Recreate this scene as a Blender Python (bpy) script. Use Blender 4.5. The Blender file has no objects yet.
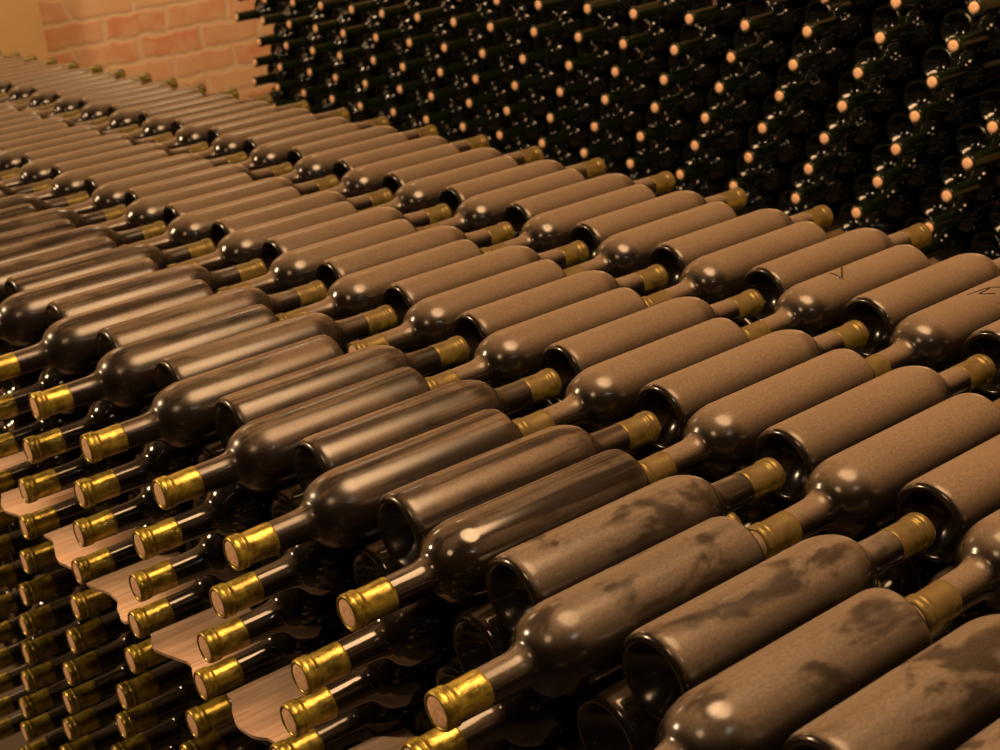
import bpy, math, random
from mathutils import Vector, Matrix
random.seed(7)
SC = bpy.context.scene
COL = SC.collection

# ------------------------------------------------------------------ layout (metres)
P, H = .308, .119            # distance from row to row, depth at which the butts of the reversed bottles lie
DY, DROP = .0782, .0637      # bottle pitch in a row, height of a layer
SL, SAG = .0052, -.0048      # the slight slope and sag of the pile's top
R, LEN = .0366, .300
XT, YT, ZT, DT, ST = 1.593, 1.8464, .116, .07765, .0642   # the stack at the back
F_PX = 1444.95
CAM = Vector((-.4408, -.7212, .5969))
YAW, PITCH, ROLL = .9514, .3932, -.0954
FLOOR_Z = -.95
WALL_Y = 4.45

def axes():
    f = Vector((math.cos(YAW)*math.cos(PITCH), math.sin(YAW)*math.cos(PITCH), -math.sin(PITCH)))
    r = f.cross(Vector((0, 0, 1))).normalized(); u = r.cross(f)
    c, s = math.cos(ROLL), math.sin(ROLL)
    return f, c*r + s*u, -s*r + c*u
FW, RT, UP = axes()
def pix(p):
    d = Vector(p) - CAM; z = d.dot(FW)
    if z < .05: return (-9999, -9999, z)
    return (500 + F_PX*d.dot(RT)/z, 375 - F_PX*d.dot(UP)/z, z)
def topz(x, y): return SL*x - .0003*y + SAG*y*y

# ------------------------------------------------------------------ helpers
def tag(o, label, cat, group=None, kind=None):
    if label: o['label'] = label
    if cat: o['category'] = cat
    if group: o['group'] = group
    if kind: o['kind'] = kind
    return o
def lathe(profile, seg):
    """surface of revolution about the X axis"""
    vs, fs, rings = [], [], []
    for x, r in profile:
        if r < 1e-6:
            rings.append([len(vs)]); vs.append((x, 0, 0))
        else:
            rings.append(list(range(len(vs), len(vs)+seg)))
            vs += [(x, r*math.cos(2*math.pi*k/seg), r*math.sin(2*math.pi*k/seg)) for k in range(seg)]
    for a, b in zip(rings, rings[1:]):
        for k in range(seg):
            k2 = (k+1) % seg
            if len(a) == 1: fs.append((a[0], b[k2], b[k]))
            elif len(b) == 1: fs.append((a[k], a[k2], b[0]))
            else: fs.append((a[k], a[k2], b[k2], b[k]))
    return vs, fs
def mesh(name, vs, fs, mat, smooth=True):
    me = bpy.data.meshes.new(name); me.from_pydata(vs, [], fs); me.update()
    if smooth: me.polygons.foreach_set('use_smooth', [True]*len(me.polygons))
    if mat: me.materials.append(mat)
    return me
def obj(name, me, parent=None, loc=None):
    o = bpy.data.objects.new(name, me); COL.objects.link(o)
    if loc is not None: o.location = loc
    if parent: o.parent = parent
    return o
def box(x0, x1, y0, y1, z0, z1):
    vs = [(x, y, z) for x in (x0, x1) for y in (y0, y1) for z in (z0, z1)]
    fs = [(0,1,3,2), (4,6,7,5), (0,4,5,1), (2,3,7,6), (0,2,6,4), (1,5,7,3)]
    return vs, fs

# ------------------------------------------------------------------ materials
class NT:
    def __init__(s, name):
        s.m = bpy.data.materials.new(name); s.m.use_nodes = True
        s.t = s.m.node_tree; s.t.nodes.clear()
    def n(s, typ, ins=None, **props):
        nd = s.t.nodes.new(typ)
        for k, v in props.items(): setattr(nd, k, v)
        for k, v in (ins or {}).items():
            if isinstance(v, bpy.types.NodeSocket): s.t.links.new(v, nd.inputs[k])
            else: nd.inputs[k].default_value = v
        return nd
    def math(s, op, a, b=None, clamp=False):
        i = {0: a}
        if b is not None: i[1] = b
        return s.n('ShaderNodeMath', i, operation=op, use_clamp=clamp).outputs[0]
    def ramp(s, fac, lo, hi, a=0., b=1.):
        return s.n('ShaderNodeMapRange', {0: fac, 1: lo, 2: hi, 3: a, 4: b}, interpolation_type='SMOOTHSTEP').outputs[0]
    def mix(s, fac, a, b):
        nd = s.n('ShaderNodeMix', data_type='RGBA')
        for sock, v in ((nd.inputs[0], fac), (nd.inputs[6], a), (nd.inputs[7], b)):
            if isinstance(v, bpy.types.NodeSocket): s.t.links.new(v, sock)
            else: sock.default_value = v
        return nd.outputs[2]
    def coords(s, scale, jitter=True, rot=None):
        tc = s.n('ShaderNodeTexCoord').outputs['Object']
        if jitter:
            rnd = s.n('ShaderNodeObjectInfo').outputs['Random']
            off = s.n('ShaderNodeCombineXYZ', {0: s.math('MULTIPLY', rnd, 37.), 1: s.math('MULTIPLY', rnd, 91.), 2: s.math('MULTIPLY', rnd, 53.)}).outputs[0]
            sc = s.n('ShaderNodeVectorMath', {0: tc, 1: scale}, operation='MULTIPLY').outputs[0]
            return s.n('ShaderNodeVectorMath', {0: sc, 1: off}, operation='ADD').outputs[0]
        return s.n('ShaderNodeVectorMath', {0: tc, 1: scale}, operation='MULTIPLY').outputs[0]
    def noise(s, vec, scale=1., detail=4., rough=.55, dist=0.):
        return s.n('ShaderNodeTexNoise', {'Vector': vec, 'Scale': scale, 'Detail': detail, 'Roughness': rough, 'Distortion': dist}).outputs[0]
    def done(s, shader):
        s.n('ShaderNodeOutputMaterial', {0: shader}); return s.m

def dusty_glass(name, amount, streak, blotch, dust_col=(.138, .098, .064, 1), grough=.19):
    """dark bottle glass with cellar dust lying on whatever faces up, thinned further to paint in shaded sides; streaks run along the bottle, blotches are finger smudges"""
    t = NT(name)
    glass = t.n('ShaderNodeBsdfPrincipled', {'Base Color': (.010, .007, .005, 1), 'Roughness': grough, 'IOR': 1.5})
    st = t.noise(t.coords((3.5, 95., 95.)), 1., 3., .6)
    fine = t.noise(t.coords((330., 420., 420.)), 1., 4., .75)
    bl = t.noise(t.coords((16., 26., 26.)), 1., 3., .55, .4)
    big = t.noise(t.coords((9., 12., 12.)), 1., 2., .5)
    nz = t.n('ShaderNodeSeparateXYZ', {0: t.n('ShaderNodeNewGeometry').outputs['Normal']}).outputs[2]
    sx = t.n('ShaderNodeSeparateXYZ', {0: t.n('ShaderNodeTexCoord').outputs['Object']}).outputs[0]
    slope = t.math('SUBTRACT', t.ramp(sx, .181, .197), t.ramp(sx, .218, .230))   # less holds on the steep shoulder
    up = t.ramp(t.math('SUBTRACT', nz, t.math('MULTIPLY', slope, .18)), .30, .92)  # dust settles on top; wide falloff also paints the sides darker, as body shade
    onx = t.n('ShaderNodeSeparateXYZ', {0: t.n('ShaderNodeTexCoord').outputs['Normal']}).outputs[0]
    up = t.math('MULTIPLY', up, t.ramp(onx, -.6, -.25))        # none gets onto the hollow butt
    up = t.math('MULTIPLY', up, t.ramp(sx, .0005, .004))
    d = t.math('MULTIPLY', up, amount)
    if streak: d = t.math('MULTIPLY', d, t.ramp(st, .40, .60, 1. - streak, 1.))
    if blotch: d = t.math('MULTIPLY', d, t.ramp(bl, .36, .50, 1. - blotch, 1.))
    d = t.math('MULTIPLY', d, t.ramp(big, .2, .7, .88, 1.))
    dc = t.mix(t.ramp(fine, .32, .68), (dust_col[0]*.78, dust_col[1]*.78, dust_col[2]*.78, 1), (dust_col[0]*1.22, dust_col[1]*1.22, dust_col[2]*1.22, 1))
    dust = t.n('ShaderNodeBsdfPrincipled', {'Base Color': dc, 'Roughness': .75, 'Specular IOR Level': .2,
        'Sheen Weight': 1., 'Sheen Roughness': .3, 'Sheen Tint': (1., .85, .68, 1), 'Coat Weight': .3, 'Coat Roughness': .3})
    fuzz = t.n('ShaderNodeBsdfSheen', {'Color': (.95, .70, .47, 1), 'Roughness': .20})
    dust = t.n('ShaderNodeAddShader', {0: dust.outputs[0], 1: fuzz.outputs[0]})
    mx = t.n('ShaderNodeMixShader', {0: d, 1: glass.outputs[0], 2: dust.outputs[0]})
    return t.done(mx.outputs[0])
M = {}
M['dust'] = dusty_glass('dusty bottle glass', .97, .0, .0)
M['dust_smudged'] = dusty_glass('smudged dusty bottle glass', .93, .15, .75, (.142, .108, .078, 1))
M['dust_streaked'] = dusty_glass('streaked dusty bottle glass', .82, .80, .55, (.140, .098, .064, 1), .26)
M['dust_thin'] = dusty_glass('thinly dusted bottle glass', .55, .85, .5, (.135, .10, .07, 1), .12)

def gold_foil(name='gold foil', dust=0.):
    t = NT(name)
    c = t.noise(t.coords((70., 90., 90.)), 1., 4., .65)
    w = t.noise(t.coords((260., 320., 320.)), 1., 3., .6)
    col = t.mix(t.ramp(c, .35, .65), (.14, .10, .012, 1), (.44, .34, .055, 1))
    bump = t.n('ShaderNodeBump', {'Strength': .35, 'Distance': .001, 'Height': w})
    b = t.n('ShaderNodeBsdfPrincipled', {'Base Color': col, 'Metallic': .6, 'Roughness': .30, 'Normal': bump.outputs[0]})
    if not dust: return t.done(b.outputs[0])
    nz = t.n('ShaderNodeSeparateXYZ', {0: t.n('ShaderNodeNewGeometry').outputs['Normal']}).outputs[2]
    d = t.math('MULTIPLY', t.math('MULTIPLY', t.ramp(nz, -.2, .5), t.ramp(c, .3, .6, .65, 1.)), dust)
    du = t.n('ShaderNodeBsdfPrincipled', {'Base Color': (.080, .050, .012, 1), 'Roughness': .7})
    return t.done(t.n('ShaderNodeMixShader', {0: d, 1: b.outputs[0], 2: du.outputs[0]}).outputs[0])
def cork():
    t = NT('cork')
    c = t.noise(t.coords((260., 260., 260.)), 1., 4., .7)
    col = t.mix(t.ramp(c, .35, .62), (.68, .38, .22, 1), (.92, .60, .38, 1))
    b = t.n('ShaderNodeBsdfPrincipled', {'Base Color': col, 'Roughness': .75})
    return t.done(b.outputs[0])
def green_glass():
    t = NT('dark green bottle glass')
    sx = t.n('ShaderNodeSeparateXYZ', {0: t.n('ShaderNodeTexCoord').outputs['Object']}).outputs[0]
    col = t.mix(t.ramp(sx, .215, .245), (.004, .005, .004, 1), (.007, .012, .003, 1))   # the neck holds no wine
    b = t.n('ShaderNodeBsdfPrincipled', {'Base Color': col, 'Roughness': .09, 'IOR': 1.5})
    return t.done(b.outputs[0])
def wood():
    t = NT('rough sawn board')
    g = t.noise(t.coords((7., 150., 60.)), 1., 4., .6, .8)
    v = t.noise(t.coords((25., 25., 25.)), 1., 2., .5)
    col = t.mix(t.ramp(g, .3, .7), (.44, .27, .175, 1), (.70, .48, .33, 1))
    col = t.mix(t.ramp(v, .35, .7, 0., .45), col, (.58, .41, .31, 1))
    bump = t.n('ShaderNodeBump', {'Strength': .5, 'Distance': .001, 'Height': g})
    b = t.n('ShaderNodeBsdfPrincipled', {'Base Color': col, 'Roughness': .7, 'Normal': bump.outputs[0]})
    return t.done(b.outputs[0])
def brick():
    t = NT('old brick')
    tc = t.n('ShaderNodeTexCoord').outputs['Object']
    sp = t.n('ShaderNodeSeparateXYZ', {0: tc})
    v2 = t.n('ShaderNodeCombineXYZ', {0: sp.outputs[0], 1: sp.outputs[2], 2: 0.}).outputs[0]
    wob = t.n('ShaderNodeTexNoise', {'Vector': tc, 'Scale': 14., 'Detail': 3.}).outputs[1]
    wv = t.n('ShaderNodeVectorMath', {0: wob, 1: (.5, .5, .5)}, operation='SUBTRACT').outputs[0]
    wv = t.n('ShaderNodeVectorMath', {0: wv, 1: (.045, .045, 0.)}, operation='MULTIPLY').outputs[0]
    v2 = t.n('ShaderNodeVectorMath', {0: v2, 1: wv}, operation='ADD').outputs[0]
    br = t.n('ShaderNodeTexBrick', {'Vector': v2, 'Color1': (.60, .25, .13, 1), 'Color2': (.66, .40, .22, 1), 'Mortar': (.62, .47, .30, 1),
        'Scale': 1., 'Mortar Size': .016, 'Mortar Smooth': .9, 'Bias': -.1, 'Brick Width': .25, 'Row Height': .092})
    n1 = t.noise(t.n('ShaderNodeVectorMath', {0: tc, 1: (1., 1., 1.)}, operation='MULTIPLY').outputs[0], 14., 5., .65)
    col = t.mix(t.ramp(n1, .36, .62, .0, .72), br.outputs[0], (.64, .42, .25, 1))
    h = t.math('ADD', t.math('MULTIPLY', br.outputs[1], -1.), t.math('MULTIPLY', n1, .5))
    bump = t.n('ShaderNodeBump', {'Strength': .3, 'Distance': .008, 'Height': h})
    b = t.n('ShaderNodeBsdfPrincipled', {'Base Color': col, 'Roughness': .85, 'Normal': bump.outputs[0]})
    return t.done(b.outputs[0])
def plain(name, c, scale=12., rough=.8, var=.15):
    t = NT(name)
    n1 = t.noise(t.coords((1., 1., 1.), False), scale, 5., .6)
    col = t.mix(n1, tuple(x*(1-var) for x in c)+(1,), tuple(min(1, x*(1+var)) for x in c)+(1,))
    bump = t.n('ShaderNodeBump', {'Strength': .2, 'Distance': .004, 'Height': n1})
    b = t.n('ShaderNodeBsdfPrincipled', {'Base Color': col, 'Roughness': rough, 'Normal': bump.outputs[0]})
    return t.done(b.outputs[0])
M['foil'] = gold_foil(); M['foil_dusty_shade'] = gold_foil('dusty and shaded gold foil', .84); M['cork'] = cork(); M['green'] = green_glass(); M['wood'] = wood(); M['brick'] = brick()
M['plaster'] = plain('ochre plaster', (.50, .31, .13), 5.)
M['floor'] = plain('cellar floor', (.10, .075, .055), 8.)
M['wall'] = plain('cellar plaster', (.42, .28, .16), 4.)
M['bare'] = plain('clean dark glass', (.012, .009, .007), 40., .15)

# ------------------------------------------------------------------ bottle meshes (axis +X, butt at 0, mouth at LEN)
BODY = [(.024, 0), (.0232, .006), (.020, .013), (.0135, .0205), (.006, .0262), (.0015, .0290), (0, .0312), (.0008, .0338), (.0035, .0362), (.0085, .0373),
        (.014, .0375), (.10, .0375), (.1785, .0375), (.1840, .0373), (.1895, .0366), (.1945, .0356), (.1990, .0343), (.2035, .0326), (.2070, .0308), (.2100, .0288), (.2127, .0266),
        (.2155, .0236), (.2173, .0208), (.2191, .0184), (.2223, .0165), (.2275, .0154), (.2345, .0149), (.248, .0146), (.268, .0141), (.284, .0138), (.2865, .0140), (.2875, .0149), (.2945, .0149), (.2965, .0140), (.2965, .0100), (.292, .0097), (.292, 0)]
CAPS = [(.2580, .0147), (.2584, .0150), (.2610, .0149), (.268, .0147), (.2835, .0144), (.2855, .0146), (.2865, .0156), (.2895, .0158), (.2900, .0154), (.2908, .0154), (.2913, .0158), (.2958, .0157), (.2978, .0148), (.2984, .0138), (.2980, .0128), (.2965, .0124)]
DISC = [(.2960, .0126), (.2972, .0122), (.2976, .0110), (.2977, .005), (.2977, 0)]
CORK2 = [(.290, .0096), (.2975, .0096), (.2990, .0088), (.2992, .004), (.2992, 0)]
BODY = [(x, r*R/.0375 if r > .02 else r) for x, r in BODY]
ME = {}
for k in ('dust', 'dust_smudged', 'dust_streaked', 'dust_thin'):
    ME[k] = mesh('bottle_'+k, *lathe(BODY, 48), M[k])
ME['green'] = mesh('bottle_green', *lathe(BODY, 28), M['green'])
ME['foil'] = mesh('foil_capsule', *lathe(CAPS, 32), M['foil'])
ME['foil_dusty_shade'] = mesh('foil_capsule_dusty_shade', *lathe(CAPS, 32), M['foil_dusty_shade'])
ME['disc'] = mesh('cork_disc', *lathe(DISC, 24), M['cork'])
ME['cork2'] = mesh('cork_plug', *lathe(CORK2, 20), M['cork'])

def jit(a): return random.uniform(-a, a)
def place(o, x, y, z, left, yaw=0., tilt=0.):
    """left: mouth towards -X with its tip at x; else butt at x and mouth towards +X"""
    o.rotation_euler = (random.uniform(-.6, .6), tilt, (math.pi if left else 0.) + yaw)
    o.location = (x + LEN if left else x, y, z)

# hand-read shifts of single bottles along their axis (row, index) -> metres
SHIFT = {(0,0): -.010, (0,-2): .014, (0,-4): -.006, (0,-6): .000, (0,-8): -.008, (0,-10): -.004, (0,-12): -.008, (0,-14): -.010, (0,2): -.010,
         (1,0): .000, (1,-2): .010, (1,-8): .008, (1,-20): .008, (0,1): .004, (1,-1): .000}
ORD = ['first','second','third','fourth','fifth','sixth','seventh','eighth','ninth','tenth','eleventh','twelfth','thirteenth','fourteenth','fifteenth',
 'sixteenth','seventeenth','eighteenth','nineteenth','twentieth','twenty-first','twenty-second','twenty-third','twenty-fourth','twenty-fifth','twenty-sixth','twenty-seventh','twenty-eighth','twenty-ninth','thirtieth',
 'thirty-first','thirty-second','thirty-third','thirty-fourth','thirty-fifth','thirty-sixth','thirty-seventh','thirty-eighth','thirty-ninth','fortieth',
 'forty-first','forty-second','forty-third','forty-fourth','forty-fifth','forty-sixth']

# ------------------------------------------------------------------ the dusty pile
pile = []       # (row, layer, slot, left, x, y, z, depth)
def in_view(x0, x1, y, z, m=6):
    """whether a lying bottle between x0 and x1 reaches into the frame"""
    ps = [pix((x, yy, zz)) for x in (x0, (x0+x1)/2, x1) for yy in (y-R, y+R) for zz in (z-R, z+R)]
    return max(p[0] for p in ps) > m and min(p[0] for p in ps) < 1000-m and max(p[1] for p in ps) > m and min(p[1] for p in ps) < 750-m and ps[0][2] > .3
for row in range(3):
    for j in range(8, -62, -1):
        y = -j*DY; left = j % 2 == 0
        x = row*P + (0 if left else H) + SHIFT.get((row, j), jit(.004))
        z = topz(x + .15, y)
        if in_view(x, x+LEN, y, z): pile.append((row, 0, j, left, x, y, z))
for layer in range(1, 13):
    for i in range(6, -24, -1):
        j = i - .5*layer; left = i % 2 == 0
        y = -j*DY + jit(.0005)
        x = (0 if left else H) - .0135 + jit(.003)
        z = topz(x+.15, y) - layer*DROP
        tipx = x if left else x
        # what shows of a lower layer is its necks and butts on the open face of the pile
        if in_view(x - .0, x+.03, y, z, 0): pile.append((0, layer, i, left, x, y, z))
for row in (1, 2):
    for i in range(4, -17, -1):
        j = i - .5; left = i % 2 == 0
        y = -j*DY; x = row*P + (0 if left else H) + jit(.004)
        z = topz(x+.15, y) - DROP
        if in_view(x, x+.1, y, z, 0): pile.append((row, 1, i, left, x, y, z))
pile.sort(key=lambda b: (pix((b[4], b[5], b[6]))[2]))
print('pile bottles', len(pile))

ROWN = ['front', 'middle', 'back']
rank = {}
for row in range(3):
    for left in (True, False):
        for layer in range(13):
            js = sorted([b[2] for b in pile if b[0] == row and b[3] == left and b[1] == layer], reverse=True)
            for n, j in enumerate(js): rank[(row, layer, j, left)] = n
def layer_words(k): return ORD[k-1] + ' layer below the top'
def pile_label(row, layer, j, left, kind):
    n = ORD[rank[(row, layer, j, left)]]
    if layer == 0:
        what = {'dust': 'dusty brown', 'dust_smudged': 'finger-smudged', 'dust_streaked': 'streaky dusty', 'dust_thin': 'dark half-wiped'}[kind]
        way = 'neck-first' if left else 'butt-first'
        return f'{what} bottle, {n} of the {way} ones from near end, {ROWN[row]} top row'
    way = 'neck sticking out' if left else 'butt showing'
    if row == 0: return f'dark bottle, {"gold " if left else ""}{way}, {n} from near end, {layer_words(layer)}'
    return f'bottle under the {ROWN[row]} top row, {way}, {n} from near end'
NAMED = {}
def pile_kind(row, layer, j):
    if layer: return 'dust_thin'
    if row == 0:
        if j >= -1: return 'dust_smudged'
        if j == -2: return 'dust_thin'
        return 'dust_streaked'
    if row == 1 and j >= 3: return 'dust_smudged'
    return 'dust'
for n, (row, layer, j, left, x, y, z) in enumerate(pile[:300]):
    k = pile_kind(row, layer, j)
    o = obj('dusty_wine_bottle', ME[k])
    tag(o, pile_label(row, layer, j, left, k), 'wine bottle', 'dusty bottles of the %s' % ('top layer, %s row' % ROWN[row] if layer == 0 else 'layers below the top'))
    place(o, x, y, z, left, jit(.0025), jit(.0012))
    obj('foil_capsule', ME['foil' if row == 0 and left else 'foil_dusty_shade'], o)  # real dust on top-layer foil; lower down the dull foil stands in for shade
    obj('cork_disc', ME['disc'], o)
    NAMED[(row, layer, j)] = o

# ------------------------------------------------------------------ signs drawn into the dust with a finger
def stroke(bottle, pts, w):
    """pts: (distance from the butt, degrees round the bottle)"""
    vs, fs = [], []
    path = []
    for (x0, a0), (x1, a1) in zip(pts, pts[1:]):
        path += [(x0+(x1-x0)*q/8, a0+(a1-a0)*q/8) for q in range(8)]
    path.append(pts[-1])
    for k, (x, a) in enumerate(path):
        xp, ap = path[max(0, k-1)]; xn, an = path[min(len(path)-1, k+1)]
        tx, ta = xn-xp, math.radians(an-ap)*R; l = math.hypot(tx, ta) or 1
        for sgn in (-1, 1):
            xx = x - sgn*w*ta/l; aa = math.radians(a) + sgn*w*tx/l/R
            for rr in (R-.001, R+.0003):
                vs.append((xx, rr*math.cos(aa), rr*math.sin(aa)))
    for k in range(len(path)-1):
        i, j = k*4, k*4+4
        fs += [(i+1, i+3, j+3, j+1), (i, j, j+2, i+2), (i, i+1, j+1, j), (i+2, j+2, j+3, i+3)]
    fs += [(0, 2, 3, 1), (len(vs)-4, len(vs)-3, len(vs)-1, len(vs)-2)]
    o = obj('finger_mark', mesh('finger_mark', vs, fs, M['bare']), bottle)
    o['label'] = 'dark line wiped through the dust'
b_ = NAMED[(2, 0, -4)]; r_ = math.degrees(b_.rotation_euler[0])
V_ROT = -32.5
for pts in ([(.1385, 133), (.1415, 100)], [(.1120, 140), (.1415, 100)]):
    stroke(b_, [(x, a + V_ROT - r_) for x, a in pts], .0011)
b_['label'] = 'dusty bottle with a V drawn in its dust, neck towards viewer, back top row'
b_ = NAMED[(2, 0, -2)]; r_ = math.degrees(b_.rotation_euler[0])
for pts in ([(.1126, 115), (.0868, 111), (.0769, 107), (.1026, 104), (.0851, 90)], [(.0769, 107), (.064, 92)]):
    stroke(b_, [(x, a + (-22.4 - r_)) for x, a in pts], .0007)
b_['label'] = 'dusty bottle with thin scribbled lines in its dust, neck towards viewer, back top row'

# ------------------------------------------------------------------ boards sticking out under the third layer
def board(y0, y1, x0, x1, z, seed):
    rnd = random.Random(seed)
    n, t = 12, .0035
    vs, fs = [], []
    for a in range(n+1):
        u = a/n; y = y0 + (y1-y0)*u
        zz = z + .006*(1-u)**1.5 + .0015*math.sin(u*7+seed)
        xf = x0 + .007*math.sin(u*6.2 + seed*1.7) + rnd.uniform(-.0012, .0012)
        for x in (xf, xf+.02, x1):
            for d in (0, -t): vs.append((x, y, zz+d))
    for a in range(n):
        b = a*6; c = b+6
        fs += [(b, c, c+1, b+1), (b, b+2, c+2, c), (b+1, c+1, c+3, b+3), (b+2, b+4, c+4, c+2), (b+3, c+3, c+5, b+5), (b+4, b+5, c+5, c+4)]
    fs += [(0, 1, 3, 2), (2, 3, 5, 4)]; b = n*6
    fs += [(b, b+2, b+3, b+1), (b+2, b+4, b+5, b+3)]
    return vs, fs
for n, i in enumerate([0, -2, -4, -6, -8, -10, -12]):
    y = -(i - 2.5)*DY                                # in front of a reversed bottle, between two necks
    z = topz(.1, y) - 3*DROP - .009
    if not in_view(.0, .1, y, z, 0): continue
    vs, fs = board(y + .66*DY, y - .60*DY, -.002, .100, z, n)
    o = obj('wooden_board', mesh('wooden_board', vs, fs, M['wood'], False))
    tag(o, f'thin rough board jutting out under a gold neck, {ORD[n]} from near end', 'board', 'boards between the layers')

# ------------------------------------------------------------------ the tall dark stack at the back
tall = []
for r in range(-4, 15):
    for m in range(-60, 24):
        y = YT - (m - .5*r)*DT; left = m % 2 == 0
        z = ZT - r*ST
        if y > 3.36 + .03*((r*7) % 3) or y < .2: continue
        x = XT if left else XT + H
        p = pix((x, y, z))
        if not (-14 < p[0] < 1014 and -14 < p[1]): continue
        # hidden behind the pile's back edge?
        e = pix((.93, 0, 0))
        edge = None
        for yy in [q*.05 for q in range(-4, 110)]:
            a = pix((1.0, yy, topz(1., yy)))
            if a[0] < p[0]: edge = a[1]; break
        if edge is not None and p[1] > edge + 26: continue
        tall.append((r, m, left, x + jit(.006), y + jit(.001), z + jit(.0006), p))
tall.sort(key=lambda b: b[6][2])
print('tall bottles', len(tall))
rows_r = sorted({b[0] for b in tall})
for n, (r, m, left, x, y, z, p) in enumerate(tall[:300]):
    o = obj('green_wine_bottle', ME['green'])
    col_ = sorted([b[1] for b in tall if b[0] == r and b[2] == left], reverse=True).index(m)
    way = 'bare cork out' if left else 'dark butt out'
    tag(o, f'green bottle, {way}, {ORD[col_]} from near end, {ORD[r - rows_r[0]]} tier of tall stack', 'wine bottle', 'dark green bottles of the tall stack')
    place(o, x, y, z, left, jit(.0025), jit(.0012))
    if left: obj('cork', ME['cork2'], o)
if len(tall) > 300:
    vs, fs, mi = [], [], []
    gv, gf = lathe(BODY, 16); cv, cf = lathe(CORK2, 12)
    for r, m, left, x, y, z, p in tall[300:]:
        s = -1 if left else 1; x0 = x + LEN if left else x
        for V, F, k in ((gv, gf, 0), (cv, cf, 1)):
            if k and not left: continue
            b = len(vs)
            vs += [(x0 + s*a, y + s*c, z + d) for a, c, d in V]
            fs += [tuple(b+i for i in f) for f in F]; mi += [k]*len(F)
    me = mesh('far_green_bottles', vs, fs, M['green']); me.materials.append(M['cork'])
    me.polygons.foreach_set('material_index', mi)
    tag(obj('distant_bottle_rest', me), 'far end of the tall dark bottle stack, near the brick wall', 'wine bottles', None, 'stuff')

# ------------------------------------------------------------------ room
def slab(name, lims, mat):
    o = obj(name, mesh(name, *box(*lims), mat, False)); o['kind'] = 'structure'; return o
slab('floor', (-4, 5, -3.5, WALL_Y, FLOOR_Z-.1, FLOOR_Z), M['floor'])
slab('wall_brick', (-4, 5, WALL_Y, WALL_Y+.3, FLOOR_Z, 2.4), M['brick'])
slab('wall_rear', (2.7, 2.9, -3.5, WALL_Y, FLOOR_Z, 2.4), M['wall'])
pl = slab('pillar', (-1.2, 1.36, WALL_Y-.12, WALL_Y, FLOOR_Z, 2.4), M['plaster'])

# ------------------------------------------------------------------ light
def lamp(name, typ, loc, energy, color, size=.1, aim=None, size_y=None):
    l = bpy.data.lights.new(name, typ); l.energy = energy; l.color = color
    if typ == 'AREA':
        l.size = size
        if size_y: l.shape = 'ELLIPSE'; l.size_y = size_y
    else: l.shadow_soft_size = size
    o = bpy.data.objects.new(name, l); COL.objects.link(o); o.location = loc
    if aim is not None: o.rotation_euler = (Vector(aim) - Vector(loc)).to_track_quat('-Z', 'Y').to_euler()
    return o
lamp('ceiling_lamp', 'AREA', (.78, .02, 1.95), 92, (1., .58, .275), .85, (.78, .02, 0), 1.45)
lamp('bulb_overhead', 'POINT', (.55, -.0, 1.9), 4, (1., .84, .66), .012)
lamp('bulb_side', 'POINT', (.45, -1.35, 1.55), 8, (1., .88, .74), .008)
lamp('bulb_front', 'POINT', (-.9, -.35, 1.75), 42, (1., .62, .32), .25)
lamp('rim_fill_back', 'POINT', (.6, 3.7, 1.4), 26, (1., .68, .38), .25)  # added fill from behind, no such bulb known; rims the top edges
lamp('rim_fill_left', 'POINT', (-1.5, 2.6, 1.5), 270, (1., .68, .38), .2)  # added fill from behind left, for rims, side gradient and brighter corks
lamp('wall_lamp', 'AREA', (1.9, 3.4, 2.1), 40, (1., .68, .37), .4, (1.6, 4.45, .3))
w = bpy.data.worlds.new('world'); SC.world = w; w.use_nodes = True
w.node_tree.nodes['Background'].inputs[0].default_value = (1., .70, .45, 1); w.node_tree.nodes['Background'].inputs[1].default_value = .02

# ------------------------------------------------------------------ camera
cd = bpy.data.cameras.new('camera'); cam = bpy.data.objects.new('camera', cd); COL.objects.link(cam)
cd.sensor_width = 36.; cd.lens = F_PX*36/1000; cd.clip_start = .02; cd.clip_end = 100
cam.matrix_world = Matrix(((RT.x, UP.x, -FW.x, CAM.x), (RT.y, UP.y, -FW.y, CAM.y), (RT.z, UP.z, -FW.z, CAM.z), (0, 0, 0, 1)))
cd.dof.use_dof = True; cd.dof.focus_distance = 1.3; cd.dof.aperture_fstop = 12.
SC.camera = cam
SC.view_settings.view_transform = 'Standard'; SC.view_settings.look = 'None'; SC.view_settings.gamma = 1.; SC.view_settings.exposure = -.25
SC.view_settings.use_curve_mapping = False
